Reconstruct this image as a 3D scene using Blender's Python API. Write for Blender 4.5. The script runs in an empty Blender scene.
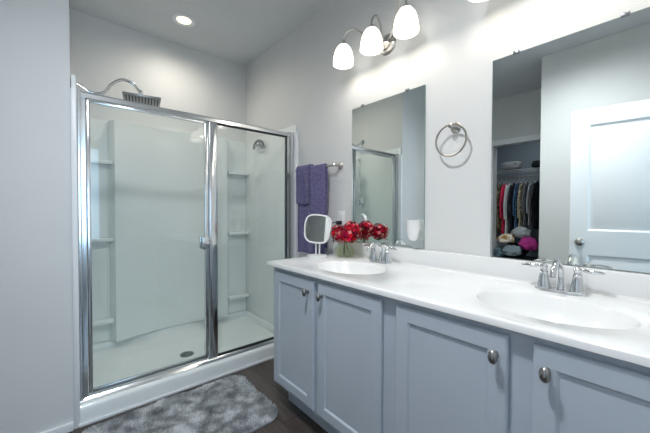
import bpy, bmesh, math, random
from mathutils import Vector, Matrix, noise
PI = math.pi
random.seed(7)
S = bpy.context.scene
COL = S.collection

# ------------------------------------------------------------------ camera
cam_d = bpy.data.cameras.new('camera'); cam = bpy.data.objects.new('camera', cam_d); COL.objects.link(cam)
YAW, PIT, ROLL, FPX = 0.70718, -0.01897, 0.00294, 307.0
F = Vector((-math.cos(YAW)*math.cos(PIT), math.sin(YAW)*math.cos(PIT), math.sin(PIT)))
R = Vector((math.sin(YAW), math.cos(YAW), 0)); U = R.cross(F)
R2 = R*math.cos(ROLL)+U*math.sin(ROLL); U2 = -R*math.sin(ROLL)+U*math.cos(ROLL)
m = Matrix((R2, U2, -F)).transposed().to_4x4(); m.translation = Vector((2.1311, -1.5239, 1.1885))
cam.matrix_world = m
cam_d.sensor_width = 36; cam_d.lens = FPX/650*36; cam_d.clip_start = 0.02
S.camera = cam

# ------------------------------------------------------------------ world, exposure, large lights
w = bpy.data.worlds.new('world'); S.world = w; w.use_nodes = True
w.node_tree.nodes['Background'].inputs[0].default_value = (0.72, 0.86, 1.0, 1)
w.node_tree.nodes['Background'].inputs[1].default_value = 1.0
S.view_settings.view_transform = 'Standard'; S.view_settings.look = 'None'
S.view_settings.exposure = 0.17; S.view_settings.gamma = 1.0; S.view_settings.use_curve_mapping = False
S.cycles.max_bounces = 12; S.cycles.transparent_max_bounces = 16
S.cycles.diffuse_bounces = 6; S.cycles.glossy_bounces = 8
S.cycles.sample_clamp_indirect = 4.0

def lamp(name, kind, loc, energy, color, size=None, rot=None, sy=None):
    d = bpy.data.lights.new(name, kind); d.energy = energy; d.color = color
    o = bpy.data.objects.new(name, d); COL.objects.link(o); o.location = loc
    if kind == 'AREA':
        d.size = size
        if sy: d.shape = 'RECTANGLE'; d.size_y = sy
    elif kind == 'POINT': d.shadow_soft_size = size
    elif kind == 'SPOT': d.shadow_soft_size = size; d.spot_size = math.radians(172); d.spot_blend = 1
    if rot: o.rotation_euler = rot
    return o
# daylight arriving through the window of the next room (behind the camera, beyond the doorway)
lamp('window_daylight', 'AREA', (4.13, -1.45, 1.45), 26, (0.46, 0.74, 1.0), 1.5, (0, PI/2, 0), 1.5)
CANS = [(-0.552, -0.754), (1.45, -1.35)]
lamp('can_light', 'SPOT', (CANS[0][0], CANS[0][1], 2.71), 22, (1, .92, .80), .05)
lamp('can_light', 'SPOT', (CANS[1][0], CANS[1][1], 2.71), 128, (.95, .97, 1.0), .09)  # added room fill; its ceiling fixture is unseen and made up

# ------------------------------------------------------------------ materials
def mat(name, col, rough=.5, metal=0, **k):
    m = bpy.data.materials.new(name); m.use_nodes = True
    b = m.node_tree.nodes['Principled BSDF']
    b.inputs['Base Color'].default_value = (*col, 1); b.inputs['Roughness'].default_value = rough
    b.inputs['Metallic'].default_value = metal
    for a, v in k.items(): b.inputs[a.replace('_', ' ')].default_value = v
    return m
def srgb(r, g, b):
    f = lambda c: c/12.92 if c <= .04045 else ((c+.055)/1.055)**2.4
    return tuple(f(x/255) for x in (r, g, b))
def noisy(m, c1, c2, scale=5, detail=4, bump=0, bscale=None, lo=.35, hi=.65, bd=.01):
    nt = m.node_tree; N = nt.nodes; L = nt.links; b = N['Principled BSDF']
    tc = N.new('ShaderNodeTexCoord'); n = N.new('ShaderNodeTexNoise'); n.inputs['Scale'].default_value = scale; n.inputs['Detail'].default_value = detail
    cr = N.new('ShaderNodeValToRGB'); cr.color_ramp.elements[0].position = lo; cr.color_ramp.elements[1].position = hi
    cr.color_ramp.elements[0].color = (*c1, 1); cr.color_ramp.elements[1].color = (*c2, 1)
    L.new(tc.outputs['Object'], n.inputs['Vector']); L.new(n.outputs['Fac'], cr.inputs[0]); L.new(cr.outputs[0], b.inputs['Base Color'])
    if bump:
        n2 = N.new('ShaderNodeTexNoise'); n2.inputs['Scale'].default_value = bscale or scale; n2.inputs['Detail'].default_value = 3
        bp = N.new('ShaderNodeBump'); bp.inputs['Strength'].default_value = bump; bp.inputs['Distance'].default_value = bd
        L.new(tc.outputs['Object'], n2.inputs['Vector']); L.new(n2.outputs['Fac'], bp.inputs['Height']); L.new(bp.outputs[0], b.inputs['Normal'])
    return m
WALL = (.68, .69, .69)
M = {}
M['wall'] = noisy(mat('painted_wall', WALL, .55), tuple(c*.98 for c in WALL), tuple(c*1.02 for c in WALL), 2, 2, .08, 180, bd=.002)
M['ceiling'] = noisy(mat('ceiling_paint', (.62, .64, .66), .8), (.60, .62, .64), (.64, .66, .68), 2, 2, .1, 120, bd=.002)
M['trim'] = mat('white_trim', (.80, .82, .84), .35)
M['cab'] = noisy(mat('blue_grey_cabinet', (.47, .53, .605), .38), (.465, .525, .60), (.48, .54, .615), 3, 2, .03, 60, bd=.001)
M['top'] = mat('white_cultured_marble', (.83, .84, .84), .16, Coat_Weight=.4)
M['acrylic'] = mat('white_acrylic', (.79, .83, .825), .14)
M['chrome'] = mat('chrome', (.70, .72, .74), .05, 1)
M['alu'] = mat('polished_aluminium', (.72, .74, .76), .16, 1)
M['nickel'] = mat('brushed_nickel', (.50, .48, .45), .28, 1)
M['knob'] = mat('pewter_knob', (.36, .35, .34), .25, 1)
M['steel'] = mat('dark_steel', (.25, .26, .27), .3, 1)
M['mirror'] = mat('mirror_silver', (.88, .93, .91), .0, 1)
M['mirror_edge'] = mat('mirror_edge', (.25, .35, .32), .2)
M['plastic'] = mat('white_plastic', (.82, .83, .84), .3)
M['black'] = mat('black_plastic', (.015, .015, .018), .4)
M['towel'] = noisy(mat('purple_terry', (.12, .105, .24), .95, Sheen_Weight=.15), (.085, .075, .19), (.165, .15, .31), 60, 4, .9, 260, bd=.004)
M['gasket'] = mat('dark_gasket', (.02, .03, .03), .5)
M['door'] = mat('white_door_paint', (.87, .89, .91), .35)
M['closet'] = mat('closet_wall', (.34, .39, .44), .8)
M['stem'] = noisy(mat('green_stem', (.10, .17, .05), .5), (.07, .13, .03), (.16, .2, .07), 30)
M['leaf'] = noisy(mat('green_leaf', (.05, .12, .03), .5), (.03, .08, .02), (.09, .17, .05), 30)

def glassy(name, tint, ior=1.45, rough=0.0, extra=0.0):
    m = bpy.data.materials.new(name); m.use_nodes = True; nt = m.node_tree; N = nt.nodes; L = nt.links
    N.remove(N['Principled BSDF']); out = N['Material Output']
    t = N.new('ShaderNodeBsdfTransparent'); t.inputs[0].default_value = (*tint, 1)
    g = N.new('ShaderNodeBsdfGlossy'); g.inputs['Roughness'].default_value = rough; g.inputs[0].default_value = (1, 1, 1, 1)
    lw = N.new('ShaderNodeLayerWeight'); lw.inputs[0].default_value = .5
    pw = N.new('ShaderNodeMath'); pw.operation = 'POWER'; pw.inputs[1].default_value = 5
    fr = N.new('ShaderNodeMath'); fr.operation = 'MULTIPLY_ADD'; f0 = ((ior-1)/(ior+1))**2; fr.inputs[1].default_value = 1-f0; fr.inputs[2].default_value = f0
    L.new(lw.outputs['Facing'], pw.inputs[0]); L.new(pw.outputs[0], fr.inputs[0])
    ad = N.new('ShaderNodeMath'); ad.operation = 'ADD'; ad.inputs[1].default_value = extra; ad.use_clamp = True
    mx = N.new('ShaderNodeMixShader')
    L.new(fr.outputs[0], ad.inputs[0]); L.new(ad.outputs[0], mx.inputs[0]); L.new(t.outputs[0], mx.inputs[1]); L.new(g.outputs[0], mx.inputs[2]); L.new(mx.outputs[0], out.inputs[0])
    return m
M['glass'] = glassy('shower_glass', (.968, .985, .98))
M['vase'] = glassy('vase_glass', (.95, .97, .94), 1.5)
M['water'] = glassy('water', (.96, .97, .88), 1.33)

def emis(name, col, s):
    m = bpy.data.materials.new(name); m.use_nodes = True; b = m.node_tree.nodes['Principled BSDF']
    b.inputs['Base Color'].default_value = (.8, .8, .8, 1); b.inputs['Emission Color'].default_value = (*col, 1); b.inputs['Emission Strength'].default_value = s
    return m
M['shade'] = emis('frosted_shade', (1, .95, .84), 1.35)
_nt = M['shade'].node_tree; _tr = _nt.nodes.new('ShaderNodeBsdfTranslucent'); _tr.inputs[0].default_value = (.95, .93, .88, 1)
_mx = _nt.nodes.new('ShaderNodeMixShader'); _mx.inputs[0].default_value = .25
_nt.links.new(_nt.nodes['Principled BSDF'].outputs[0], _mx.inputs[1]); _nt.links.new(_tr.outputs[0], _mx.inputs[2]); _nt.links.new(_mx.outputs[0], _nt.nodes['Material Output'].inputs[0])
M['shade_in'] = emis('frosted_shade_inside', (1, .93, .80), .55)
M['bulb'] = emis('lamp_bulb', (1, .92, .80), 5)
M['lens'] = emis('can_lens', (1, .84, .56), 2.2)

# floor: dark planks running along X
def floor_mat():
    m = mat('dark_wood_plank', (.05, .04, .035), .35); nt = m.node_tree; N = nt.nodes; L = nt.links; b = N['Principled BSDF']
    tc = N.new('ShaderNodeTexCoord')
    br = N.new('ShaderNodeTexBrick'); br.inputs['Scale'].default_value = 1; br.inputs['Brick Width'].default_value = 1.1; br.inputs['Row Height'].default_value = .15
    br.inputs['Mortar Size'].default_value = .0025; br.inputs['Color1'].default_value = (.034, .027, .024, 1); br.inputs['Color2'].default_value = (.095, .075, .066, 1); br.inputs['Mortar'].default_value = (.008, .008, .008, 1)
    br.offset = .37
    mp = N.new('ShaderNodeMapping'); mp.inputs['Scale'].default_value = (2, 22, 1)
    n = N.new('ShaderNodeTexNoise'); n.inputs['Scale'].default_value = 3; n.inputs['Detail'].default_value = 6
    mx = N.new('ShaderNodeMix'); mx.data_type = 'RGBA'; mx.blend_type = 'OVERLAY'; mx.inputs[0].default_value = .95
    L.new(tc.outputs['Object'], br.inputs['Vector']); L.new(tc.outputs['Object'], mp.inputs[0]); L.new(mp.outputs[0], n.inputs['Vector'])
    L.new(br.outputs['Color'], mx.inputs[6]); L.new(n.outputs['Fac'], mx.inputs[7]); L.new(mx.outputs[2], b.inputs['Base Color'])
    return m
M['floor'] = floor_mat()

# ------------------------------------------------------------------ mesh helpers
def box(bm, x0, x1, y0, y1, z0, z1, bev=0, seg=2):
    g = bmesh.ops.create_cube(bm, size=1)['verts']
    for v in g:
        v.co = Vector((x0+(v.co.x+.5)*(x1-x0), y0+(v.co.y+.5)*(y1-y0), z0+(v.co.z+.5)*(z1-z0)))
    if bev:
        es = list({e for v in g for e in v.link_edges})
        bmesh.ops.bevel(bm, geom=es, offset=bev, segments=seg, profile=.5, affect='EDGES')
def lathe(bm, prof, c=(0, 0, 0), axis='Z', n=32, cap=True, sx=1, sy=1):
    rings = []
    for r, h in prof:
        ring = []
        for i in range(n):
            a = 2*PI*i/n; p = (r*math.cos(a)*sx, r*math.sin(a)*sy, h)
            if axis == 'Y': p = (p[0], -p[2], p[1])     # extrudes towards -Y
            if axis == 'X': p = (p[2], p[0], p[1])
            ring.append(bm.verts.new(Vector(p)+Vector(c)))
        rings.append(ring)
    for a, b in zip(rings, rings[1:]):
        for i in range(n):
            j = (i+1) % n; bm.faces.new((a[i], a[j], b[j], b[i]))
    if cap:
        bm.faces.new(rings[0][::-1]); bm.faces.new(rings[-1])
def smooth_path(pts, k=8):
    P = [Vector(p) for p in pts]; out = []
    for i in range(len(P)-1):
        p0 = P[max(i-1, 0)]; p1 = P[i]; p2 = P[i+1]; p3 = P[min(i+2, len(P)-1)]
        for s in range(k):
            t = s/k
            out.append(.5*((2*p1)+(-p0+p2)*t+(2*p0-5*p1+4*p2-p3)*t*t+(-p0+3*p1-3*p2+p3)*t**3))
    out.append(P[-1]); return out
def tube(bm, pts, r, n=12, smooth=True, k=8, flat=1):
    P = smooth_path(pts, k) if smooth and len(pts) > 2 else [Vector(p) for p in pts]
    m_ = len(P); rr = r if isinstance(r, (list, tuple)) else [r, r]
    rings = []; up = None
    for i, p in enumerate(P):
        t = (P[min(i+1, m_-1)]-P[max(i-1, 0)]).normalized()
        if up is None:
            up = Vector((0, 0, 1)) if abs(t.z) < .9 else Vector((1, 0, 0))
        x = t.cross(up).normalized(); y = x.cross(t).normalized(); up = y
        f = i/(m_-1)*(len(rr)-1); a = int(min(f, len(rr)-2)); rad = rr[a]+(rr[a+1]-rr[a])*(f-a)
        rings.append([bm.verts.new(p+(x*math.cos(2*PI*j/n)+y*math.sin(2*PI*j/n)*flat)*rad) for j in range(n)])
    for a, b in zip(rings, rings[1:]):
        for i in range(n):
            j = (i+1) % n; bm.faces.new((a[i], a[j], b[j], b[i]))
    bm.faces.new(rings[0][::-1]); bm.faces.new(rings[-1])
def prism(bm, poly, z0, z1, plane='XY', bev=0):
    def P(a, b, c):
        return {'XY': (a, b, c), 'XZ': (a, c, b), 'YZ': (c, a, b)}[plane]
    lo = [bm.verts.new(P(a, b, z0)) for a, b in poly]; hi = [bm.verts.new(P(a, b, z1)) for a, b in poly]
    n = len(poly); fs = []
    fs.append(bm.faces.new(lo[::-1])); fs.append(bm.faces.new(hi))
    for i in range(n):
        fs.append(bm.faces.new((lo[i], lo[(i+1) % n], hi[(i+1) % n], hi[i])))
    if bev:
        es = list({e for f in fs[:2] for e in f.edges})
        bmesh.ops.bevel(bm, geom=es, offset=bev, segments=2, profile=.5, affect='EDGES')
def ellipsoid(bm, c, r, u=16, v=10):
    g = bmesh.ops.create_uvsphere(bm, u_segments=u, v_segments=v, radius=1)['verts']
    for q in g: q.co = Vector((c[0]+q.co.x*r[0], c[1]+q.co.y*r[1], c[2]+q.co.z*r[2]))
def obj(name, bm, m, parent=None, smooth=True, loc=None, rot=None, ang=35):
    bmesh.ops.recalc_face_normals(bm, faces=bm.faces)
    me = bpy.data.meshes.new(name); bm.to_mesh(me); bm.free()
    if smooth:
        for p in me.polygons: p.use_smooth = True
        me.set_sharp_from_angle(angle=math.radians(ang))
    for q in (m if isinstance(m, list) else [m]): me.materials.append(q)
    o = bpy.data.objects.new(name, me); COL.objects.link(o)
    if parent: o.parent = parent
    if loc: o.location = loc
    if rot: o.rotation_euler = rot
    return o
def B(): return bmesh.new()
def boxobj(name, dims, m, parent=None, bev=0, **k):
    bm = B(); box(bm, *dims, bev=bev); return obj(name, bm, m, parent, **k)
def thing(name, label, cat, loc=(0, 0, 0), rot=None, group=None):
    o = bpy.data.objects.new(name, None); COL.objects.link(o); o.location = loc; o.empty_display_size = .05
    if rot: o.rotation_euler = rot
    return tag(o, label, cat, group)
def tag(o, label, cat, group=None):
    o['label'] = label; o['category'] = cat
    if group: o['group'] = group
    return o
def struct(name, bm, m, label=None, **k):
    o = obj(name, bm, m, **k); o['kind'] = 'structure'
    if label: o['label'] = label
    return o
def sbox(name, dims, m, label=None, bev=0):
    bm = B(); box(bm, *dims, bev=bev); return struct(name, bm, m, label)
def dup(root, loc, label, rot=None):
    r = root.copy(); COL.objects.link(r); r.location = loc; r['label'] = label
    if rot is not None: r.rotation_euler = rot
    for ch in list(root.children):
        c = ch.copy(); COL.objects.link(c); c.parent = r
        for g in list(ch.children):
            d = g.copy(); COL.objects.link(d); d.parent = c
    return r

HC = 2.743          # ceiling
W = 1.462           # shower width (clear)
WO = 1.487          # outer corner of left wall
XB = -.975          # shower back wall
XR = 2.40           # right wall (behind camera)

# ------------------------------------------------------------------ room shell
sbox('floor', (-1.1, 4.4, -4.2, .15, -.1, 0), M['floor'], 'dark wood plank floor')
sbox('ceiling', (-1.1, 4.4, -4.2, .15, HC, HC+.1), M['ceiling'], 'light grey painted ceiling')
sbox('wall_vanity', (-1.1, 4.4, 0, .12, 0, HC), M['wall'], 'light grey wall behind the vanity')
sbox('wall_shower_back', (XB-.12, XB, -WO-.0, 0, 0, HC), M['wall'], 'grey wall behind the shower')
sbox('wall_left', (-.12, 0, -3.1, -WO, 0, HC), M['wall'], 'plain grey wall left of the shower')
sbox('wall_shower_side', (XB-.12, -.12, -WO-.12, -WO, 0, HC), M['wall'], 'side wall of the shower alcove')
sbox('wall_rear', (1.17, XR+.12, -3.22, -2.19, 0, HC), M['wall'], 'grey wall behind the open door')
# rear wall of the recess with the closet opening X .38 .. 1.06
bm = B()
box(bm, -.12, .38, -3.22, -3.1, 0, HC); box(bm, .38, 1.06, -3.22, -3.1, 2.10, HC); box(bm, 1.06, 1.17, -3.22, -3.1, 0, HC)
struct('wall_closet', bm, M['wall'], 'grey wall around the closet opening')
bm = B()
box(bm, .31, .38, -3.1, -3.083, 0, 2.10); box(bm, 1.06, 1.13, -3.1, -3.083, 0, 2.10); box(bm, .31, 1.13, -3.1, -3.083, 2.10, 2.17)
struct('trim_1', bm, M['trim'], 'white casing around the closet opening')
bm = B()
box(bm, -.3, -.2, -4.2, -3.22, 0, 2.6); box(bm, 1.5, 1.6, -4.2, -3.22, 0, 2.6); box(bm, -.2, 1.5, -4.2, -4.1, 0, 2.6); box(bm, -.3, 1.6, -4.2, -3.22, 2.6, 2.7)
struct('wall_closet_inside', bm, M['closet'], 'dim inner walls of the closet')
# right wall with doorway (camera stands just inside it)
DY0, DY1 = -1.93, -1.16
bm = B()
box(bm, XR, XR+.12, DY1, 0, 0, HC); box(bm, XR, XR+.12, -2.19, DY0, 0, HC); box(bm, XR, XR+.12, DY0, DY1, 2.05, HC)
struct('wall_right', bm, M['wall'], 'grey wall with the doorway')
bm = B()
box(bm, XR-.015, XR, DY1, DY1+.07, 0, 2.05); box(bm, XR-.015, XR, DY0-.07, DY0, 0, 2.05); box(bm, XR-.015, XR, DY0-.07, DY1+.07, 2.05, 2.12)
box(bm, XR, XR+.12, DY1-.015, DY1, 0, 2.05); box(bm, XR, XR+.12, DY0, DY0+.015, 0, 2.05)
struct('trim_2', bm, M['trim'], 'white casing around the doorway')
# next room
bm = B()
box(bm, 4.2, 4.3, -2.2, -.7, 0, .7); box(bm, 4.2, 4.3, -2.2, -.7, 2.2, HC)
box(bm, 4.2, 4.3, -4.2, -2.2, 0, HC); box(bm, 4.2, 4.3, -.7, 0, 0, HC); box(bm, XR+.12, 4.3, -4.2, -4.1, 0, HC)
struct('wall_next_room', bm, M['wall'], 'wall of the next room with a window opening')
# window frame of the next room
bm = B()
for d in ((4.21, 4.25, -2.2, -2.15, .7, 2.2), (4.21, 4.25, -.75, -.7, .7, 2.2), (4.21, 4.25, -2.2, -.7, .7, .75), (4.21, 4.25, -2.2, -.7, 2.15, 2.2), (4.21, 4.25, -2.2, -.7, 1.43, 1.47)): box(bm, *d)
struct('window_1', bm, M['trim'], 'white window frame in the next room')
# baseboards
def baseboard(name, poly0, d): sbox(name, d, M['trim'], 'white baseboard')
sbox('baseboard_left', (0, .015, -3.1, -WO-.003, 0, .045), M['trim'], 'white baseboard along the left wall', bev=.003)
sbox('baseboard_vanity', (.02, .47, -.013, 0, 0, .09), M['trim'], 'white baseboard between shower and vanity', bev=.003)
sbox('baseboard_rear', (1.17, XR, -2.19, -2.177, 0, .09), M['trim'], 'white baseboard on the wall behind the open door', bev=.003)

# open door leaf (seen in the large mirror)
def make_door():
    t = bpy.data.objects.new('door_1', None); COL.objects.link(t); t['kind'] = 'structure'; t['label'] = 'white two-panel door standing open'
    Wd, Hd, T = .865, 2.02, .035
    bm = B()
    xs = [0, .115, Wd-.115, Wd]; zs = [.01, .2, .83, 1.03, 1.90, Hd+.01]
    for side in (0, 1):
        y = 0 if side else -T; s = -1 if side else 1
        for i in range(3):
            for j in range(5):
                x0, x1, z0, z1 = xs[i], xs[i+1], zs[j], zs[j+1]
                if i == 1 and j in (1, 3):
                    rings = [(0, 0), (.014, .011), (.024, .011), (.045, .004)]
                    prev = None
                    for ins, dep in rings:
                        q = [bm.verts.new((x, y+s*dep, z)) for x, z in ((x0+ins, z0+ins), (x1-ins, z0+ins), (x1-ins, z1-ins), (x0+ins, z1-ins))]
                        if prev:
                            for k in range(4): bm.faces.new((prev[k], prev[(k+1) % 4], q[(k+1) % 4], q[k]))
                        prev = q
                    bm.faces.new(prev)
                else:
                    bm.faces.new([bm.verts.new((x, y, z)) for x, z in ((x0, z0), (x1, z0), (x1, z1), (x0, z1))])
    for x in (0, Wd):
        bm.faces.new([bm.verts.new(p) for p in ((x, 0, .01), (x, -T, .01), (x, -T, Hd+.01), (x, 0, Hd+.01))])
    for z in (.01, Hd+.01):
        bm.faces.new([bm.verts.new(p) for p in ((0, 0, z), (Wd, 0, z), (Wd, -T, z), (0, -T, z))])
    bmesh.ops.remove_doubles(bm, verts=bm.verts, dist=.0004)
    obj('door_leaf', bm, M['door'], t, ang=20)
    for s in (0, 1):
        bm = B(); prof = [(.030, 0), (.032, .004), (.028, .009), (.012, .012), (.011, .03), (.022, .036), (.028, .045), (.027, .056), (.018, .063), (.006, .065)]
        if s: lathe(bm, [(r, -h) for r, h in prof], (.065, 0, .935), 'Y', 24)
        else: lathe(bm, prof, (.065, -T, .935), 'Y', 24)
        obj('door_knob', bm, M['nickel'], t)
    bm = B()
    for z in (.25, 1.0, 1.8): lathe(bm, [(.006, 0), (.006, .09)], (Wd+.004, .002, z), 'Z', 10)
    obj('door_hinge', bm, M['nickel'], t)
    t.location = (1.50, -1.765, 0); t.rotation_euler = (0, 0, math.atan2(-.13, .865))
make_door()

# ------------------------------------------------------------------ shower
sur = thing('shower_surround', 'white moulded acrylic shower wall surround with corner shelves behind the glass', 'shower surround')
ZS = 1.918; ZP = .11
bm = B()   # back panel: columns at both sides, concave bowed centre between ridges
poly = [(-WO+.004, -.945), (-1.235, -.945), (-1.215, -.90), (-1.20, -.862)]
for i in range(1, 16):
    t = i/16; y = -1.20+t*(.94); poly.append((y, -.862-.075*math.sin(PI*t)))
poly += [(-.26, -.862), (-.245, -.90), (-.225, -.945), (-.004, -.945)]
poly2 = [(x, y) for (y, x) in poly]
outer = poly2+[(-.971, -.004), (-.971, -WO+.004)]
prism(bm, outer, .1115, ZS)
obj('back_panel', bm, M['acrylic'], sur, ang=25)
for name, y0, y1 in (('side_panel', -WO+.004, -W), ('side_panel', -.022, -.003)):
    bm = B(); box(bm, -.943, -.02, y0, y1, .1115, ZS, bev=.003); obj(name, bm, M['acrylic'], sur)
def shelf(y0, y1, z, round_left):
    bm = B(); n = 8; d = .085; x0 = -.945
    pts = [(x0, y0), (x0, y1)]
    c = .03
    pts = [(x0, y0), (x0+d-.0, y0), (x0+d, y1), (x0, y1)]
    prism(bm, pts, z-.03, z, bev=.006)
    return obj('shelf', bm, M['acrylic'], sur)
for z in (1.587, .966, .305):
    shelf(-W+.002, -1.216, z, 0); shelf(-.244, -.024, z, 1)
for y in (-1.243, -.217):      # small vertical beads framing the shelf niches
    bm = B(); tube(bm, [(-.943, y, .115), (-.943, y, 1.9)], .006, 8, smooth=False); obj('bead', bm, M['acrylic'], sur)

pan = thing('shower_pan', 'white low acrylic shower pan with raised front threshold beside the rug', 'shower pan')
bm = B()
x0, x1, y0, y1 = -.972, 0.0, -W-.022, -.004
prof = [(0, .0, 0), (0, .0, .085)]
# rim ring -> floor (rectangular loft), insets differ: front curb 0.10, others 0.045
def rect(bm, ifr, isd, z):
    return [bm.verts.new(p) for p in ((x0+isd, y0+isd, z), (x1-ifr, y0+isd, z), (x1-ifr, y1-isd, z), (x0+isd, y1-isd, z))]
rings = [rect(bm, *a) for a in ((0, 0, 0), (0, 0, .088), (.006, .002, .102), (.016, .004, .109), (.088, .02, .110), (.098, .03, .106), (.104, .036, .095), (.115, .045, .066), (.135, .07, .056))]
for a, b in zip(rings, rings[1:]):
    for i in range(4): bm.faces.new((a[i], a[(i+1) % 4], b[(i+1) % 4], b[i]))
last = rings[-1]; c = bm.verts.new((-.406, -.787, .048))
for i in range(4): bm.faces.new((last[i], last[(i+1) % 4], c))
obj('basin', bm, M['acrylic'], pan, ang=50)
bm = B(); lathe(bm, [(.052, .0), (.052, .004), (.046, .006), (.040, .003), (.002, .003)], (-.406, -.787, .0485), n=32)
dr = obj('drain', bm, M['steel'], pan)
bm = B()
for r in (.010, .020, .030):
    for k in range(int(r*600)):
        a = 2*PI*k/int(r*600); ellipsoid(bm, (-.406+r*math.cos(a), -.787+r*math.sin(a), .0518), (.0026, .0026, .0008), 8, 4)
obj('drain_holes', bm, M['gasket'], dr)
# floor moulding along the curb
sbox('trim_3', (0.001, .014, -1.47, -.02, 0, .02), M['trim'], 'white quarter-round along the shower threshold', bev=.006)
# white flange strips at both ends of the shower front
sbox('trim_4', (-.02, .006, -WO, -W, .0, 1.838), M['trim'], 'white vertical strip at the left edge of the shower', bev=.002)
sbox('trim_5', (-.03, .006, -.030, -.001, .112, 1.862), M['trim'], 'white vertical strip at the right edge of the shower', bev=.002)

enc = thing('shower_enclosure', 'chrome framed glass shower enclosure with hinged door and fixed panel', 'shower enclosure', (0, 0, 0))
GX = -.062
def prof_bar_y(bm, pts, y0, y1):   # profile in XZ extruded along Y
    prism(bm, pts, y0, y1, 'XZ')
bm = B()
prism(bm, [(-.092, 1.812), (-.092, 1.834), (-.085, 1.842), (-.062, 1.848), (-.042, 1.844), (-.035, 1.836), (-.035, 1.812)], -W+.001, -.0305, 'XZ')
obj('top_rail', bm, M['alu'], enc)
bm = B()
prism(bm, [(-.092, .111), (-.092, .121), (-.085, .131), (-.045, .131), (-.033, .119), (-.028, .111)], -W+.001, -.0305, 'XZ')
obj('bottom_track', bm, M['alu'], enc)
def jamb(ya, yb, s):
    # ya outer (wall side) .. yb; stepped profile in XY
    d = yb-ya
    pts = [(-.090, ya), (-.030, ya), (-.028, ya+.12*d), (-.030, ya+.45*d), (-.036, ya+.50*d), (-.036, ya+.60*d), (-.042, ya+.64*d), (-.042, yb), (-.090, yb)]
    bm = B(); prism(bm, pts, .132, 1.849); return obj('wall_jamb', bm, M['alu'], enc)
jamb(-W+.001, -1.424, 1); jamb(-.0305, -.085, -1)
bm = B(); box(bm, -.085, -.036, -.738, -.682, .132, 1.811, bev=.005)
obj('centre_post', bm, M['alu'], enc)
bm = B(); box(bm, GX-.003, GX+.003, -.680, -.087, .135, 1.807); obj('fixed_glass', bm, M['glass'], enc, smooth=False)
bm = B()
box(bm, GX-.006, GX+.008, -.682, -.676, .132, 1.811); box(bm, GX-.006, GX+.008, -.091, -.085, .132, 1.811)
box(bm, GX-.006, GX+.008, -.682, -.085, 1.803, 1.811); box(bm, GX-.006, GX+.008, -.682, -.085, .132, .142)
obj('gasket', bm, M['gasket'], enc)
dl = obj('door_frame', (lambda b: (box(b, -.076, -.046, -1.421, -1.401, .136, 1.808, bev=.003), box(b, -.076, -.046, -.764, -.742, .136, 1.808, bev=.003), box(b, -.073, -.049, -1.401, -.764, 1.794, 1.807, bev=.002), box(b, -.073, -.049, -1.401, -.764, .138, .162, bev=.002)) and b)(B()), M['alu'], enc)
bm = B(); box(bm, GX-.003, GX+.003, -1.402, -.763, .162, 1.795); obj('door_glass', bm, M['glass'], dl, smooth=False)
bm = B()
box(bm, -.046, -.012, -.782, -.748, .985, .997, bev=.002); box(bm, -.046, -.012, -.782, -.748, .925, .937, bev=.002)
box(bm, -.02, -.008, -.792, -.744, .918, 1.003, bev=.004); box(bm, -.046, -.040, -.79, -.742, .918, 1.003, bev=.002)
obj('door_handle', bm, M['chrome'], dl)
bm = B(); box(bm, -.115, -.078, -.79, -.75, .918, 1.003, bev=.004); obj('inner_handle', bm, M['chrome'], dl)

# rain shower head with S-shaped arm on the left shower wall
XH = -.62
sh = thing('rain_shower_head', 'square chrome rain shower head on a curved arm above the glass enclosure', 'shower head', (XH, -W, 2.06))
def loc(p): return (p[0]-XH, p[1]+W, p[2]-2.06)
bm = B(); tube(bm, [loc(p) for p in ((XH, -1.50, 2.075), (XH, -1.45, 2.066), (XH, -1.41, 2.043), (XH, -1.37, 2.024), (XH, -1.31, 2.028), (XH, -1.275, 2.057), (XH, -1.238, 2.117), (XH, -1.176, 2.163), (XH, -1.112, 2.157), (XH, -1.073, 2.115), (XH, -1.058, 2.085))], .0105, 14)
obj('arm', bm, M['chrome'], sh)
bm = B(); lathe(bm, [(.033, 0), (.033, -.004), (.02, -.012), (.012, -.02)], loc((XH, -WO, 2.08)), 'Y', 24); obj('flange', bm, M['chrome'], sh)
bm = B(); lathe(bm, [(.012, .052), (.014, .045), (.018, .03), (.014, .018), (.02, .012), (.03, .0)], loc((XH, -1.055, 2.062)), 'Z', 24); obj('swivel_joint', bm, M['chrome'], sh)
bm = B(); hx, hy, hz = loc((XH, -1.045, 2.047)); box(bm, hx-.10, hx+.10, hy-.125, hy+.125, hz-.008, hz+.008, bev=.003)
hd = obj('head_plate', bm, M['steel'], sh)
bm = B()
for i in range(11):
    for j in range(11):
        lathe(bm, [(.005, 0), (.004, -.0025)], (hx-.085+.017*i, hy-.105+.021*j, hz-.008), n=6)
for v in bm.verts: v.co = Matrix.Translation((hx, hy, 0)) @ Matrix.Rotation(-.17, 4, 'Z') @ Matrix.Translation((-hx, -hy, 0)) @ v.co
for v in hd.data.vertices: v.co = Matrix.Translation((hx, hy, 0)) @ Matrix.Rotation(-.17, 4, 'Z') @ Matrix.Translation((-hx, -hy, 0)) @ v.co
nz = obj('nozzles', bm, M['gasket'], hd); nz['kind'] = 'stuff'

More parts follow.
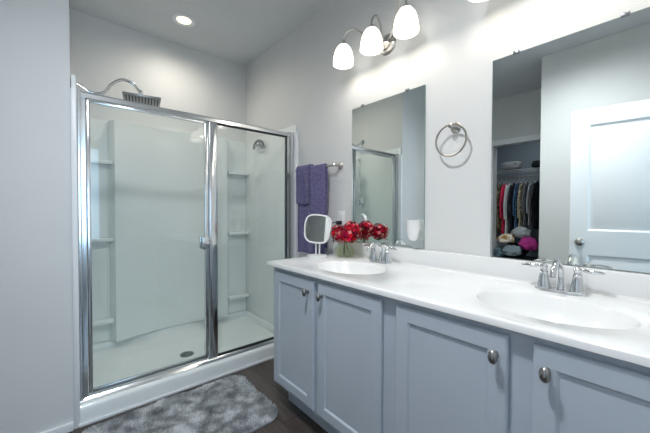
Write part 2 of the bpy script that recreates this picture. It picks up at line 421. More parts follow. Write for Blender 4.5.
mx_ = thing('shower_mixer', 'round chrome shower valve with lever on the left shower wall', 'shower valve', (-.634, -W, 1.29))
bm = B(); lathe(bm, [(.085, .0), (.085, .004), (.078, .010), (.04, .014), (.032, .018), (.030, .05), (.022, .058)], (0, 0, 0), 'Y', 32)
for v in bm.verts: v.co.y *= -1
obj('escutcheon', bm, M['chrome'], mx_)
bm = B(); tube(bm, [(0, .045, 0), (.03, .062, -.03), (.05, .062, -.065)], [.012, .009, .011], 10); obj('lever', bm, M['chrome'], mx_)
rs = thing('shower_riser_pipe', 'thin vertical chrome pipe above the shower valve', 'pipe', (-.634, -W+.02, 1.40))
bm = B(); tube(bm, [(0, 0, 0), (0, 0, .46)], .007, 10, smooth=False); obj('pipe', bm, M['chrome'], rs)
for z in (.0, .455):
    bm = B(); lathe(bm, [(.013, -.022), (.013, .006)], (0, 0, z), 'Y', 12)
    for v in bm.verts: v.co.y = v.co.y-.0
    obj('pipe_bracket', bm, M['chrome'], rs)

# chrome crescent hanger on the right shower wall
hk = thing('suction_hanger', 'crescent shaped chrome hanger stuck to the right shower wall', 'hanger', (-.585, -.023, 1.80))
bm = B(); arc = [(.105*math.cos(a), -.04, .07*math.sin(a)) for a in [PI*(.0+i/12*1.0) for i in range(13)]]
tube(bm, arc, [.004, .011, .014, .011, .004], 10, k=3); tube(bm, [(.07*math.cos(PI*i/10), -.045, -.01+.04*math.sin(PI*i/10)) for i in range(11)], .005, 8, k=3)
tube(bm, [(-.04, -.043, .06), (-.02, -.045, .02), (.02, -.045, .02), (.04, -.043, .06)], .005, 8); obj('rack', bm, M['steel'], hk)
bm = B(); lathe(bm, [(.028, 0), (.022, .008), (.008, .016), (.007, .045)], (0, 0, .062), 'Y', 20); obj('suction_cup', bm, M['plastic'], hk)

# ------------------------------------------------------------------ recessed ceiling lights (shower one, plus two unseen ones added for brightness)
def can(x, y, label, e=None):
    t = thing('recessed_light', label, 'ceiling light', (x, y, HC), group=None)
    bm = B(); lathe(bm, [(.088, -.0), (.088, -.004), (.078, -.009), (.058, -.006), (.054, -.002), (.054, .0)], n=40, cap=False); obj('trim_ring', bm, M['trim'], t)
    bm = B(); lathe(bm, [(.056, -.001), (.050, -.004), (.002, -.005)], n=32); obj('lens', bm, M['lens'], t)
    return t
can(*CANS[0], 'small round recessed light glowing in the ceiling above the shower')
can(*CANS[1], 'added, unseen round recessed light brightening the room in front of the vanity')
c3 = can(.75, -3.45, 'added, unseen round recessed light brightening the closet'); c3.location.z = 2.6
lamp('closet_fill', 'SPOT', (.75, -3.45, 2.57), 8, (.86, .93, 1.0), .05)  # added to brighten the closet, no lamp is known there

# ------------------------------------------------------------------ vanity
YF, YD = -.540, -.560      # face frame, door face
van = thing('vanity_cabinet', 'long blue-grey vanity cabinet with four doors under the white countertop', 'cabinet', (.497, 0, 0))
VX0, VX1, VZ0, VZ1 = .497, 2.396, .138, .852
def vo(name, bm, m, **k):
    for v in bm.verts: v.co.x -= .497
    return obj(name, bm, m, van, **k)
DOORS = [(.532, .913), (.945, 1.349), (1.418, 1.809), (1.870, 2.262)]
DZ0, DZ1 = .160, .829
# face frame as stiles & rails
bm = B(); xs = [VX0]+[v for d in DOORS for v in (d[0]+.012, d[1]-.012)]+[VX1]
for i in range(0, len(xs), 2): box(bm, xs[i], xs[i+1], YF, YF+.019, VZ0, VZ1)
for i in range(1, len(xs)-1, 2):
    box(bm, xs[i], xs[i+1], YF, YF+.019, DZ1-.02, VZ1); box(bm, xs[i], xs[i+1], YF, YF+.019, VZ0, DZ0+.02)
vo('face_frame', bm, M['cab'])
for xa in (VX0, VX1-.016):
    bm = B(); box(bm, xa, xa+.016, YF+.019, -.002, VZ0, VZ1); vo('side_panel', bm, M['cab'])
bm = B(); box(bm, VX0+.016, VX1-.016, YF+.019, -.002, VZ0, VZ0+.016); vo('bottom_panel', bm, M['cab'])
bm = B(); box(bm, VX0+.035, VX1, -.455, -.440, .0, VZ0); vo('toe_kick', bm, M['cab'])
def vdoor(xa, xb, kx, first=False):
    rings = [(0, YF-.001), (0, YD+.006), (.003, YD+.002), (.008, YD), (.052, YD), (.056, YD+.003), (.060, YD+.008)]
    bm = B(); prev = None
    for ins, y in rings:
        q = [bm.verts.new((x, y, z)) for x, z in ((xa+ins, DZ0+ins), (xb-ins, DZ0+ins), (xb-ins, DZ1-ins), (xa+ins, DZ1-ins))]
        if prev:
            for k in range(4): bm.faces.new((prev[k], prev[(k+1) % 4], q[(k+1) % 4], q[k]))
        else: bm.faces.new(q)
        prev = q
    bm.faces.new(prev)
    for v in bm.verts: v.co.x -= .497
    d = obj('cabinet_door', bm, M['cab'], van, ang=20)
    bm = B(); lathe(bm, [(.009, 0), (.008, .004), (.0055, .010), (.006, .016), (.011, .019), (.0155, .024), (.0165, .029), (.013, .035), (.007, .038), (.001, .0385)], (kx-.497, YD, .768), 'Y', 24)
    for v in bm.verts: v.co.z = .768+(v.co.z-.768)*1.25; v.co.x = kx-.497+(v.co.x-kx+.497)*.8
    obj('knob', bm, M['knob'], d)
for (a, b), kx in zip(DOORS, (.872, .985, 1.779, 1.905)): vdoor(a, b, kx)

# countertop with integral oval basins
ct = thing('countertop', 'long white countertop with two integral oval sinks on the vanity cabinet', 'countertop', (.475, 0, .88))
CX0, CX1, CY0, CY1, CZ = .475, 2.396, -.575, -.003, .88
SINKS = [(.945, -.325, .218, .168), (1.845, -.325, .218, .168)]
bm = B()
def ring_section(xa, xb, ya, yb, cx, cy, a, b, N=64):
    angs = [2*PI*i/N for i in range(N)]+[math.atan2(y-cy, x-cx) % (2*PI) for x in (xa, xb) for y in (ya, yb)]
    angs = sorted(set(round(t, 6) for t in angs))
    def per(t):
        c, s = math.cos(t), math.sin(t); k = 1e9
        if c > 1e-9: k = min(k, (xb-cx)/c)
        if c < -1e-9: k = min(k, (xa-cx)/c)
        if s > 1e-9: k = min(k, (yb-cy)/s)
        if s < -1e-9: k = min(k, (ya-cy)/s)
        return (cx+c*k, cy+s*k)
    prof = [(1.0, 0), (.985, -.0015), (.97, -.005), (.94, -.016), (.86, -.045), (.72, -.085), (.5, -.115), (.25, -.128), (.09, -.131)]
    rings = [[bm.verts.new((*per(t), CZ)) for t in angs]]
    for s, dz in prof: rings.append([bm.verts.new((cx+a*s*math.cos(t), cy+b*s*math.sin(t), CZ+dz)) for t in angs])
    n = len(angs)
    for p, q in zip(rings, rings[1:]):
        for i in range(n): bm.faces.new((p[i], p[(i+1) % n], q[(i+1) % n], q[i]))
    bm.faces.new(rings[-1])
e = .008
mid = 1.395
ring_section(CX0+e, mid, CY0+e, CY1, *SINKS[0]); ring_section(mid, CX1, CY0+e, CY1, *SINKS[1])
# rounded front/left edge profile
def edge_loop(ins, z): return [bm.verts.new(p) for p in ((CX0+ins, CY1, z), (CX0+ins, CY0+ins, z), (CX1, CY0+ins, z))]
loops = [edge_loop(i, z) for i, z in ((e, CZ), (.003, CZ-.002), (.0, CZ-.007), (.0, CZ-.024), (.004, CZ-.027), (.05, CZ-.027))]
for p, q in zip(loops, loops[1:]):
    for i in range(2): bm.faces.new((p[i], p[i+1], q[i+1], q[i]))
bmesh.ops.remove_doubles(bm, verts=bm.verts, dist=.0003)
for v in bm.verts: v.co -= Vector((.475, 0, .88))
obj('slab', bm, M['top'], ct, ang=40)
bm = B(); box(bm, 0, CX1-.475, -.022, -.003, 0, .095, bev=.004)
# cove between slab and backsplash
prism(bm, [(-.022, .0), (-.034, .0), (-.028, .002), (-.024, .006), (-.022, .012)], .002, CX1-.475-.002, 'YZ')
obj('backsplash', bm, M['top'], ct)
for cx, cy, a, b in SINKS:
    bm = B(); lathe(bm, [(.024, -.1305), (.024, -.127), (.018, -.1255), (.002, -.1255)], (cx-.475, cy, 0), n=24); obj('sink_drain', bm, M['chrome'], ct)

# faucets
def faucet(x, label):
    t = thing('faucet', label, 'faucet', (x, -.085, .88), group=None)
    bm = B(); pts = []
    for i in range(32):
        a = 2*PI*i/32; pts.append((.082*math.copysign(abs(math.cos(a))**.7, math.cos(a)), .027*math.copysign(abs(math.sin(a))**.8, math.sin(a))))
    prism(bm, pts, 0, .012, bev=.004); obj('base_plate', bm, M['chrome'], t)
    for s in (-1, 1):
        bm = B(); lathe(bm, [(.025, .011), (.0245, .02), (.021, .035), (.017, .055), (.0145, .068), (.0155, .073), (.0125, .078), (.0115, .086), (.014, .092), (.012, .099), (.006, .104), (.001, .105)], (s*.052, 0, 0), n=24)
        h = obj('handle_body', bm, M['chrome'], t)
        bm = B(); tube(bm, [(s*.058, 0, .091), (s*.075, -.001, .094), (s*.105, -.003, .091), (s*.128, -.004, .090)], [.006, .0055, .0085, .0095, .007, .003], 12); obj('lever', bm, M['chrome'], h)
    bm = B(); tube(bm, [(0, .004, .01), (0, .012, .05), (0, .006, .090), (0, -.022, .117), (0, -.060, .119), (0, -.095, .095), (0, -.106, .072)], [.014, .011, .0098, .009, .009, .009, .010, .0105], 16)
    obj('spout', bm, M['chrome'], t)
    bm = B(); lathe(bm, [(.003, .0), (.003, .05), (.006, .053), (.006, .06), (.001, .062)], (0, .021, .011), n=10); obj('lift_rod', bm, M['chrome'], t)
    return t
faucet(.955, 'chrome two-handle faucet at the sink beside the red flowers')
faucet(1.828, 'chrome two-handle faucet at the sink under the large mirror')

# wall mirrors
def wall_mirror(xa, xb, za, zb, clips, label):
    t = thing('wall_mirror', label, 'mirror', ((xa+xb)/2, 0, za)); cx = (xa+xb)/2
    bm = B(); box(bm, xa-cx, xb-cx, -.007, -.002, .001, zb-za); obj('backing', bm, M['mirror_edge'], t)
    bm = B(); box(bm, xa-cx+.001, xb-cx-.001, -.0078, -.0069, .002, zb-za-.001); obj('mirror_glass', bm, M['mirror'], t, smooth=False)
    for c in clips:
        bm = B(); box(bm, c-.012-cx, c+.012-cx, -.013, -.001, zb-za-.006, zb-za+.010, bev=.003); obj('clip', bm, M['steel'], t)
wall_mirror(.641, 1.199, .977, 1.882, (.735, 1.083), 'tall frameless wall mirror behind the red flowers, reflecting the shower')
wall_mirror(1.545, 2.060, .977, 1.882, (1.642, 1.985), 'frameless wall mirror above the right sink, reflecting the closet and door')

# suction cup holder on the first mirror
cp = thing('cup_holder', 'small white plastic cup stuck on the mirror corner above the backsplash', 'cup', (1.162, -.0082, 1.025))
bm = B(); n = 24
lathe(bm, [(.012, 0), (.025, .008), (.031, .025), (.035, .055), (.038, .108), (.040, .112), (.037, .112), (.034, .104), (.028, .02)], (0, -.048, 0), n=32, sy=.8, cap=False)
c = bm.verts.new((0, -.048, .004))
obj('cup', bm, M['plastic'], cp)
bm = B(); lathe(bm, [(.022, 0), (.018, .004), (.01, .012)], (0, 0, .07), 'Y', 20); obj('suction_cup', bm, M['plastic'], cp)

# sconces
def sconce(cx, label):
    t = thing('vanity_sconce', label, 'wall lamp', (cx, 0, 2.205))
    bm = B(); lathe(bm, [(.062, .001), (.062, .006), (.056, .012), (.040, .018), (.034, .028), (.018, .034), (.006, .045), (.001, .046)], (0, 0, 0), 'Y', 36); obj('backplate', bm, M['nickel'], t)
    for dx in (-.235, 0, .235):
        sx = dx; s = (dx > 0)-(dx < 0)
        a0 = (s*.02, -.025, .0)
        if s: pts = [a0, (dx*.30, -.055, .02), (dx*.52, -.085, .085), (dx*.74, -.12, .127), (dx*.93, -.145, .112), (dx, -.15, .075), (dx, -.15, .058)]
        else: pts = [(0, -.03, .0), (0, -.055, .04), (0, -.075, .10), (0, -.105, .13), (0, -.135, .115), (0, -.15, .08), (0, -.15, .058)]
        bm = B(); tube(bm, pts, .0055, 10); arm = obj('arm', bm, M['nickel'], t)
        bm = B(); lathe(bm, [(.007, .064), (.010, .060), (.018, .054), (.024, .044), (.026, .036)], (dx, -.15, 0), n=24, cap=False); obj('socket_cap', bm, M['nickel'], arm)
        bm = B(); pr = [(.022, .042), (.034, .034), (.048, .014), (.058, -.012), (.064, -.040), (.0665, -.065), (.0665, -.082), (.0645, -.082), (.0643, -.065), (.062, -.040), (.056, -.012), (.046, .012), (.032, .031), (.018, .038)]
        lathe(bm, pr, (dx, -.15, 0), n=36, cap=False); 
        bm.faces.ensure_lookup_table()
        for f in bm.faces[36*7:]: f.material_index = 1
        sd = obj('lamp_shade', bm, [M['shade'], M['shade_in']], arm)
        bm = B(); lathe(bm, [(.010, .036), (.012, .020), (.019, .005), (.021, -.012), (.014, -.026), (.001, -.030)], (dx, -.15, 0), n=20); obj('bulb', bm, M['bulb'], sd)
        lo = lamp('sconce_light', 'POINT', (dx, -.15, -.045), 1.25, (1, .92, .80), .03); lo.parent = t
    return t
sconce(.935, 'brushed nickel wall sconce with three lit frosted shades above the mirror by the flowers')
sconce(1.795, 'brushed nickel three-shade sconce above the large right mirror, mostly out of frame')

# towel ring
tr = thing('towel_ring', 'round brushed nickel towel ring on the wall between the two mirrors', 'towel ring', (1.371, 0, 1.613))
bm = B(); lathe(bm, [(.027, .001), (.027, .006), (.020, .012), (.011, .018), (.010, .046), (.013, .050), (.013, .062), (.006, .066)], (0, 0, 0), 'Y', 28); obj('mount', bm, M['nickel'], tr)
bm = B(); N_ = 48; rr = .078; tb = .005
rings = []
for i in range(N_):
    a = 2*PI*i/N_; rings.append([bm.verts.new(((rr+tb*math.cos(b))*math.sin(a), -.054+tb*math.sin(b), -.072+(rr+tb*math.cos(b))*math.cos(a))) for b in [2*PI*j/10 for j in range(10)]])
for i in range(N_):
    p, q = rings[i], rings[(i+1) % N_]
    for j in range(10): bm.faces.new((p[j], p[(j+1) % 10], q[(j+1) % 10], q[j]))
obj('ring', bm, M['nickel'], tr)

# towel bar and towels
tb_ = thing('towel_bar', 'brushed nickel towel bar on the wall between shower and flowers', 'towel bar', (.06, 0, 1.512))
bm = B(); tube(bm, [(0, -.065, 0), (.465, -.065, 0)], .0075, 14, smooth=False); obj('bar', bm, M['nickel'], tb_)
for x in (.01, .462):
    bm = B(); lathe(bm, [(.027, .001), (.027, .005), (.022, .012), (.013, .020), (.011, .045), (.013, .055), (.013, .073), (.008, .078)], (x, 0, 0), 'Y', 28); obj('post', bm, M['nickel'], tb_)
def towel(name, x0, x1, zb_f, zb_b, r, thick, label, seed, bandz=None):
    bm = B(); rnd = random.Random(seed)
    nx = 40
    path = []
    zt = 0.0
    for k in range(26): path.append((-r, zb_f+(zt-zb_f)*k/25))
    for k in range(1, 10): a = PI*k/10; path.append((-r*math.cos(a), zt+r*math.sin(a)))
    for k in range(26): path.append((r, zt+(zb_b-zt)*k/25))
    def P(u, k, off):
        y, z = path[k]; x = x0+(x1-x0)*u
        drop = max(0, -z)
        s = -1 if k < 30 else 1
        amp = min(1, drop/.12)
        wv = .005*math.sin(x*29+2)+.004*math.sin(x*61+1+z*3)
        yy = y+(s*off)+amp*wv*(1 if s < 0 else .25)
        if s > 0: yy = min(yy, .052)
        zz = z+(off if abs(y) < r*.9 and z > 0 else 0)
        return Vector((x+(.006*math.sin(z*9+seed))*(1 if u > .5 else .6), yy, zz + (.004*math.sin(u*7) if k in (0, len(path)-1) else 0)))
    o = [[bm.verts.new(P(i/nx, k, thick/2)) for k in range(len(path))] for i in range(nx+1)]
    q = [[bm.verts.new(P(i/nx, k, -thick/2)) for k in range(len(path))] for i in range(nx+1)]
    K = len(path)
    for i in range(nx):
        for k in range(K-1):
            bm.faces.new((o[i][k], o[i+1][k], o[i+1][k+1], o[i][k+1])); bm.faces.new((q[i][k], q[i][k+1], q[i+1][k+1], q[i+1][k]))
        bm.faces.new((o[i][0], q[i][0], q[i+1][0], o[i+1][0])); bm.faces.new((o[i][-1], o[i+1][-1], q[i+1][-1], q[i][-1]))
    for i in (0, nx):
        for k in range(K-1): bm.faces.new((o[i][k], o[i][k+1], q[i][k+1], q[i][k]))
    ob = obj(name, bm, M['towel'], None, loc=(0, -.065, 1.512), ang=80)
    return tag(ob, label, 'towel')
towel('bath_towel', .115, .425, -.655, -.60, .014, .012, 'long purple bath towel hanging on the towel bar beside the shower', 2)
towel('hand_towel', .108, .272, -.27, -.24, .029, .011, 'short purple hand towel folded over the long towel', 5)

# outlet with black plug
ol = thing('wall_outlet', 'white wall outlet plate behind the makeup mirror and flowers', 'outlet', (.532, 0, 1.125))
bm = B(); box(bm, -.038, .038, -.007, -.001, -.062, .062, bev=.002); obj('plate', bm, M['plastic'], ol)
for z in (-.022, .022):
    bm = B(); box(bm, -.016, .016, -.009, -.0065, z-.014, z+.014, bev=.004); obj('socket', bm, M['plastic'], ol)
pg = thing('plug', 'black power plug in the wall outlet left of the flowers', 'plug', (.532, -.0095, 1.103))
bm = B(); box(bm, -.016, .016, -.035, 0, -.014, .014, bev=.004); obj('plug_body', bm, M['black'], pg)
bm = B(); tube(bm, [(-.010, -.028, 0), (-.035, -.034, .002), (-.05, -.04, -.02), (-.045, -.03, -.12), (-.038, -.022, -.205), (-.02, -.03, -.2205)], .003, 8); obj('cord', bm, M['black'], pg)

# makeup mirror
A_ = math.atan2(-1.30, 1.60)
mm = thing('makeup_mirror', 'white rounded tabletop makeup mirror on a stand at the counter end', 'mirror', (.545, -.232, .881), (0, 0, math.radians(33)))
# local: mirror faces -Y
def rrect(hw, hh, p=3.2, n=48, top=1.0):
    out = []
    for i in range(n):
        a = 2*PI*i/n; c, s = math.cos(a), math.sin(a)
        k = (abs(c)**p+abs(s)**p)**(-1/p)
        x = hw*k*c; z = hh*k*s; x *= 1+.10*(z/hh)*.6
        out.append((x, z))
    return out
bm = B(); pts = []
for i in range(32): a = 2*PI*i/32; pts.append((.070*math.cos(a), .052*math.sin(a)))
prism(bm, pts, 0, .013, bev=.004); obj('base', bm, M['plastic'], mm)
for s in (-1, 1):
    bm = B(); tube(bm, [(s*.012, .0, .012), (s*.013, .004, .10)], .0052, 10, smooth=False); obj('stand', bm, M['plastic'], mm)
hdn = bpy.data.objects.new('mirror_head', None)
outl = rrect(.093, .098)
bm = B()
def tf(x, y, z):   # tilt and lift
    a = math.radians(-8); c, s = math.cos(a), math.sin(a); rx = math.radians(-5)
    x2 = x*math.cos(rx)-z*math.sin(rx); z2 = x*math.sin(rx)+z*math.cos(rx)
    return (x2, y*c-z2*s-.004, y*s+z2*c+.186)
fr_out = outl; rgs = []
for sc, y in ((1.0, .010), (1.0, -.006), (.985, -.010), (.90, -.010), (.885, -.006)):
    rgs.append([bm.verts.new(tf(x*sc, y, z*sc)) for x, z in outl])
for p, q in zip(rgs, rgs[1:]):
    for i in range(48): bm.faces.new((p[i], p[(i+1) % 48], q[(i+1) % 48], q[i]))
bm.faces.new(rgs[0]); bm.faces.new(rgs[-1])
mf = obj('mirror_frame', bm, M['plastic'], mm, ang=50)
bm = B(); bm.faces.new([bm.verts.new(tf(x*.892, -.0068, z*.892)) for x, z in outl]); r_ = bmesh.ops.extrude_face_region(bm, geom=bm.faces[:])
for v in [g for g in r_['geom'] if isinstance(g, bmesh.types.BMVert)]: v.co.y -= .0008
obj('mirror_face', bm, M['mirror'], mf, smooth=False)

# small white box behind the vase
cb = thing('white_box', 'small white box at the counter end between makeup mirror and vase', 'box', (.575, -.07, .8812))
bm = B(); box(bm, -.028, .028, -.028, .028, 0, .085, bev=.006); obj('box_body', bm, M['plastic'], cb)
bm = B(); box(bm, .0, .010, -.0295, -.0275, .014, .022, bev=.0005); obj('button', bm, M['steel'], cb)

# vase with stems and flowers
VX, VY = .672, -.105
vs = thing('glass_vase', 'round clear glass vase with water on the counter beside the left sink', 'vase', (VX, VY, .881))
out = [(.045, 0), (.060, .006), (.070, .025), (.070, .045), (.060, .068), (.043, .088), (.036, .098), (.040, .110)]
inn = [(.0375, .110), (.0335, .098), (.0405, .087), (.0575, .067), (.0672, .045), (.0672, .026), (.0575, .010), (.04, .007)]
bm = B(); lathe(bm, out+inn, n=36); obj('vase_body', bm, M['vase'], vs)
bm = B(); lathe(bm, [(.039, .008), (.0565, .011), (.0662, .027), (.0662, .045), (.058, .064), (.002, .0645)], n=32); obj('water', bm, M['water'], vs)
def petal_mat():
    m = mat('magenta_petals', (.5, .02, .08), .75, Specular_IOR_Level=.2); nt = m.node_tree; N = nt.nodes; L = nt.links
    at = N.new('ShaderNodeVertexColor'); at.layer_name = 'Col'; L.new(at.outputs[0], N['Principled BSDF'].inputs['Base Color']); return m
M['petal'] = petal_mat()
def flower(hx, hy, hz, r, seed, label):
    rnd = random.Random(seed)
    t = thing('hydrangea', label, 'flower', (VX, VY, .893))
    o0 = Vector((VX, VY, .893))
    H = Vector((hx, hy, hz))-o0
    sx = rnd.uniform(-.02, .02); sy = rnd.uniform(-.02, .02)
    bm = B(); tube(bm, [(sx*1.3, sy*1.3, .001), (sx*.6, sy*.6, .06), (H.x*.12, H.y*.12, .11), (H.x, H.y, H.z)], .003, 8); obj('stem', bm, M['stem'], t)
    bm = B(); cl = bm.loops.layers.color.new('Col')
    n = 95
    for i in range(n):
        ph = math.acos(1-2*(i+.5)/n); th = PI*(1+5**.5)*i
        d = Vector((math.sin(ph)*math.cos(th), math.sin(ph)*math.sin(th), math.cos(ph)*.85))
        d += Vector((rnd.uniform(-.12, .12), rnd.uniform(-.12, .12), rnd.uniform(-.12, .12)))
        c = H+d*r*rnd.uniform(.82, 1.04); nrm = d.normalized()
        u = nrm.orthogonal().normalized(); v = nrm.cross(u); rot = rnd.uniform(0, PI)
        k = rnd.random()
        if k < .62: base = (.74*rnd.uniform(.7, 1.2), .008, .18*rnd.uniform(.6, 1.4))
        elif k < .86: base = (.40, .004, .09)
        else: base = (.90, .40, .45)
        ps = rnd.uniform(.011, .016)
        for q in range(4):
            a = rot+q*PI/2; e1 = u*math.cos(a)+v*math.sin(a); e2 = -u*math.sin(a)+v*math.cos(a)
            cv = bm.verts.new(c); l = bm.verts.new(c+e1*ps*.6-e2*ps*.45+nrm*.003); m_ = bm.verts.new(c+e1*ps*1.05+nrm*.001); r2 = bm.verts.new(c+e1*ps*.6+e2*ps*.45+nrm*.003)
            f = bm.faces.new((cv, l, m_, r2))
            for lp in f.loops:
                cc = (.95, .66, .60) if (lp.vert == cv and k > .72) else base
                lp[cl] = (*cc, 1)
    me_faces = bm.faces[:]
    ellipsoid(bm, H, (r*.8, r*.8, r*.68), 12, 8)
    for f in bm.faces:
        if f not in me_faces[:0] and len(f.verts) and f.index == -1:
            for lp in f.loops:
                if lp[cl][0] == 1.0 or sum(lp[cl][:3]) in (0, 3): lp[cl] = (.30, .004, .04, 1)
    for f in bm.faces:
        for lp in f.loops:
            if sum(lp[cl][:3]) < .001 or sum(lp[cl][:3]) > 2.95: lp[cl] = (.30, .004, .04, 1)
    obj('flower_head', bm, M['petal'], t, ang=180)
    for s in range(2):
        a = rnd.uniform(0, 2*PI); dr_ = Vector((math.cos(a), math.sin(a), .0)); pr_ = Vector((-math.sin(a), math.cos(a), 0)); b0 = H+Vector((0, 0, -r*.75))
        bm = B(); L_ = .06
        cen = [b0+dr_*L_*k/6+Vector((0, 0, -.02*(k/6)**2+.01*(k/6))) for k in range(7)]; wd = [.002, .012, .018, .019, .015, .008, .0005]
        vs1 = [(bm.verts.new(c-pr_*w_+Vector((0, 0, .004))), bm.verts.new(c), bm.verts.new(c+pr_*w_+Vector((0, 0, .004)))) for c, w_ in zip(cen, wd)]
        for p, q in zip(vs1, vs1[1:]):
            for j in range(2): bm.faces.new((p[j], p[j+1], q[j+1], q[j]))
        obj('leaf', bm, M['leaf'], t)
flower(.648, -.125, 1.038, .064, 1, 'magenta hydrangea at the left side of the glass vase')
flower(.768, -.150, 1.045, .063, 2, 'magenta hydrangea at the front right of the glass vase')
flower(.712, -.076, 1.066, .058, 3, 'magenta hydrangea at the back of the vase, closest to the wall mirror')

# ------------------------------------------------------------------ rug
def rug():
    import numpy as np
    t = thing('bath_rug', 'grey shaggy bath rug on the wood floor in front of the shower', 'rug', (.355, -1.02, 0))
    hx, hy, rc = .295, .455, .09
    bm = B(); pts = []
    for cx, cy, a0 in ((hx-rc, hy-rc, 0), (-hx+rc, hy-rc, PI/2), (-hx+rc, -hy+rc, PI), (hx-rc, -hy+rc, 1.5*PI)):
        for k in range(9): a = a0+PI/2*k/8; pts.append((cx+rc*math.cos(a), cy+rc*math.sin(a)))
    prism(bm, pts, .001, .010, bev=.002); obj('backing', bm, M['rugb'], t)
    rnd = np.random.RandomState(3); n = 42000
    def inside(x, y):
        ax = np.abs(x); ay = np.abs(y); ok = (ax < hx) & (ay < hy)
        cx = ax-(hx-rc); cy = ay-(hy-rc); corner = (cx > 0) & (cy > 0) & (cx**2+cy**2 > rc*rc)
        return ok & ~corner
    x = rnd.uniform(-hx, hx, n*2); y = rnd.uniform(-hy, hy, n*2); k = inside(x, y); x = x[k][:n]; y = y[k][:n]; n = len(x)
    lx = np.zeros(n); ly = np.zeros(n); hh = np.zeros(n)
    for i in range(n):
        v = noise.noise_vector(Vector((x[i]*9, y[i]*9, 0))); lx[i] = v.x; ly[i] = v.y; hh[i] = .75+.5*v.z
    h = .017*hh*rnd.uniform(.8, 1.15, n); lean = .009
    tx = x+lx*lean+rnd.normal(0, .003, n); ty = y+ly*lean+rnd.normal(0, .003, n)
    a = rnd.uniform(0, PI, n); wx = np.cos(a)*.0016; wy = np.sin(a)*.0016
    V = np.zeros((n*4, 3)); V[0::4] = np.c_[x-wx, y-wy, np.full(n, .008)]; V[1::4] = np.c_[x+wx, y+wy, np.full(n, .008)]
    V[2::4] = np.c_[tx+wx*.6, ty+wy*.6, .008+h]; V[3::4] = np.c_[tx-wx*.6, ty-wy*.6, .008+h]
    Fc = np.arange(n*4).reshape(n, 4)
    me = bpy.data.meshes.new('pile'); me.from_pydata(V.tolist(), [], Fc.tolist()); me.materials.append(M['rug'])
    o = bpy.data.objects.new('pile', me); COL.objects.link(o); o.parent = t; o['kind'] = 'stuff'
M['rug'] = noisy(mat('grey_rug_pile', (.4, .42, .45), .9, Sheen_Weight=.3), (.27, .29, .30), (.80, .82, .83), 15, 6, lo=.36, hi=.62)  # light and dark patches paint in the shading of the pile direction
M['rugb'] = mat('rug_backing', (.25, .27, .29), .9)
rug()

# ------------------------------------------------------------------ closet contents (seen in the mirror)
rod = thing('closet_rod', 'metal closet rod carrying the clothes behind the closet opening', 'closet rod', (-.2, -3.64, 1.70))
bm = B(); tube(bm, [(.002, 0, 0), (1.698, 0, 0)], .012, 12, smooth=False); obj('rod', bm, M['nickel'], rod)
shf = thing('wire_shelf', 'white wire shelf above the closet rod', 'shelf', (-.2, -3.64, 1.80))
bm = B()
for y in (-.28, -.1, .05): tube(bm, [(.002, y, 0), (1.698, y, 0)], .004, 8, smooth=False)
for i in range(56): tube(bm, [(.02+.03*i, -.28, .004), (.02+.03*i, .05, .004)], .002, 5, smooth=False)
obj('wire_deck', bm, M['plastic'], shf)
bm = B(); tube(bm, [(.95, .03, .0), (.95, -.28, -.26)], .006, 8, smooth=False); obj('brace', bm, M['plastic'], shf)
def cloth(c, c2=None, sc=12):
    m = mat('garment_fabric', c, .9)
    return noisy(m, c, c2, sc, 3, lo=.45, hi=.55) if c2 else m
GAR = [((.02, .03, .04), None, 'black long-sleeved top', .72), ((.03, .04, .05), None, 'black cardigan next to the long-sleeved top', .66), ((.10, .16, .20), None, 'teal grey shirt', .70),
       ((.40, .36, .20), (.07, .07, .04), 'olive and tan patterned shirt', .72), ((.85, .04, .14), None, 'bright pinkish red blouse', .76), ((.85, .86, .88), None, 'white shirt', .80),
       ((.02, .02, .03), None, 'black dress next to the white shirt', .78), ((.10, .22, .38), (.05, .10, .18), 'blue denim jacket', .70), ((.70, .64, .50), (.30, .24, .15), 'cream and brown patterned blouse', .76), ((.16, .17, .18), None, 'charcoal sweater', .62),
       ((.42, .43, .46), None, 'pale grey jacket', .62), ((.012, .013, .016), None, 'black winter coat', .66)]
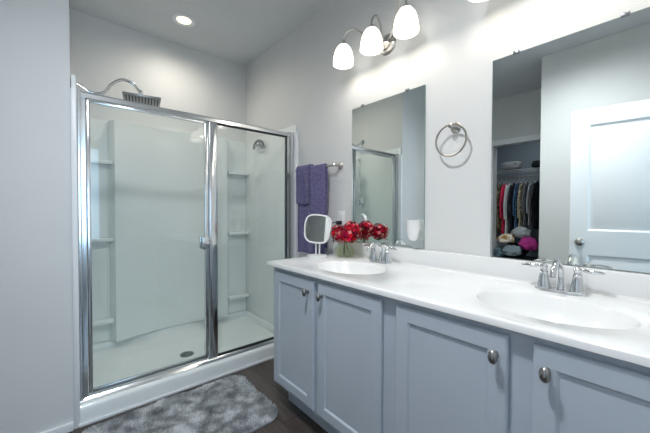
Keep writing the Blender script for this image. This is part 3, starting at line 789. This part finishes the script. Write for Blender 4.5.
for i, (c, c2, nm, ln) in enumerate(GAR):
    x = .13+.058*i; hgt = ln; rnd = random.Random(i)
    g = thing('hanging_garment', nm+' on a hanger in the closet', 'garment', (x, -3.64, 1.70), (0, 0, rnd.uniform(-.03, .03)), group='clothes on the closet rod')
    wv = .20+rnd.uniform(-.02, .02); nz_ = 22; ny = 16; th = .011+rnd.uniform(0, .004)
    bm = B(); sides = []
    for s in (-1, 1):
        grid = []
        for a in range(nz_+1):
            tz = a/nz_; z = -.10-tz*hgt
            half = wv*(min(1, .25+tz*6) if tz < .125 else 1)*(1-.12*math.sin(tz*PI))
            row = []
            for b in range(ny+1):
                u = b/ny*2-1; edge = math.sqrt(max(0, 1-abs(u)**4))
                row.append(bm.verts.new((s*th*edge*(.6+.4*tz)+.003*math.sin(u*11+i)*tz, u*half, z+.02*(1-abs(u))*(1 if tz < .1 else 0)+.012*math.sin(u*5+i)*tz)))
            grid.append(row)
        for a in range(nz_):
            for b in range(ny): bm.faces.new((grid[a][b], grid[a+1][b], grid[a+1][b+1], grid[a][b+1]))
        sides.append(grid)
    bmesh.ops.remove_doubles(bm, verts=bm.verts, dist=.0002)
    obj('garment', bm, cloth(c, c2, 25), g, ang=180)
    for s in (-1, 1):
        bm = B(); L_ = .5*hgt+.1; tube(bm, [(0, s*.15, -.13), (.006, s*.205, -.22), (-.004, s*.225, -.13-L_*.6), (0, s*.22, -.13-L_)], [.011, .014, .013, .011], 10, flat=1.6); obj('sleeve', bm, bpy.data.materials[-1] if False else g.children[0].data.materials[0], g)
    bm = B(); tube(bm, [(0, .012, -.012), (0, .016, .008), (0, .0, .018), (0, -.016, .006), (0, -.008, -.03), (0, 0, -.05)], .002, 6); tube(bm, [(0, -.19, -.115), (0, 0, -.05), (0, .19, -.115)], .004, 6, smooth=False); obj('hanger', bm, M['plastic'], g)
# dresser-like hamper and the heap on it
bk = thing('storage_bin', 'dark storage bin under the hanging clothes in the closet', 'bin', (.50, -3.50, 0))
bm = B(); lathe(bm, [(.22, 0.0), (.24, .02), (.27, .52), (.28, .53), (.265, .53), (.235, .03), (.01, .03)], n=4, cap=False)
for v in bm.verts: v.co = Matrix.Rotation(PI/4, 3, 'Z') @ v.co; v.co.x *= 1.55
obj('bin_body', bm, mat('bin_plastic', (.06, .08, .10), .5), bk, smooth=False)
HEAP = [('crumpled grey sweatshirt', (.34, .38, .42), None, (.34, -3.38, .66), (.14, .11, .12)), ('cream and gold patterned scarf', (.90, .84, .72), (.50, .30, .08), (.50, -3.24, .80), (.10, .08, .07)),
        ('magenta folded top', (.60, .05, .32), None, (.76, -3.30, .74), (.11, .10, .09)), ('blue-grey crumpled jeans', (.13, .20, .25), (.06, .10, .13), (.37, -3.20, .60), (.12, .07, .08)),
        ('slate grey t-shirt', (.28, .35, .39), None, (.60, -3.20, .64), (.11, .07, .08)), ('black crumpled trousers', (.02, .025, .03), None, (.58, -3.50, .62), (.12, .08, .09)), ('pale grey pillowcase', (.42, .45, .47), None, (.66, -3.33, .89), (.11, .08, .08)),
        ('dark teal crumpled shirt', (.03, .08, .09), None, (.36, -3.64, .60), (.13, .09, .08)), ('pink sock bundle', (.70, .06, .26), None, (.30, -3.26, .85), (.06, .05, .05))]
for nm, c, c2, p, r in HEAP:
    bm = B(); bmesh.ops.create_icosphere(bm, subdivisions=4, radius=1)
    for v in bm.verts:
        d = v.co.copy(); k = 1+.35*noise.noise(d*1.8+Vector(p)*7)+.16*abs(noise.noise(d*4+Vector(p)*3)); k -= .18*abs(noise.noise(d*3-Vector(p)*5))
        v.co = Vector((d.x*r[0]*k, d.y*r[1]*k, max(d.z*r[2]*k, -r[2]*.8)))
    tag(obj('heaped_garment', bm, cloth(c, c2, 18), loc=p, ang=180), nm+' in the heap on the closet bin', 'garment', 'clothes heaped on the closet bin')
BAGS = [('pale grey folded blanket on the wire shelf in the closet', (.36, .37, .38), (.42, -3.66, 1.873), (.15, .10, .07), 'folded_blanket', 'blanket'), ('black handbag on the wire shelf in the closet', (.015, .015, .02), (.80, -3.66, 1.862), (.12, .10, .055), 'handbag', 'bag')]
for nm, c, p, r, kn, cat in BAGS:
    bm = B(); bmesh.ops.create_icosphere(bm, subdivisions=4, radius=1)
    for v in bm.verts:
        d = v.co.copy(); q = Vector([math.copysign(abs(a)**.6, a) for a in d]); k = .9+.12*noise.noise(d*3+Vector(p)*4)
        v.co = Vector((q.x*r[0]*k, q.y*r[1]*k, max(q.z*r[2]*k, -r[2]*.85)))
    tag(obj(kn, bm, cloth(c), loc=p, ang=180), nm, cat)
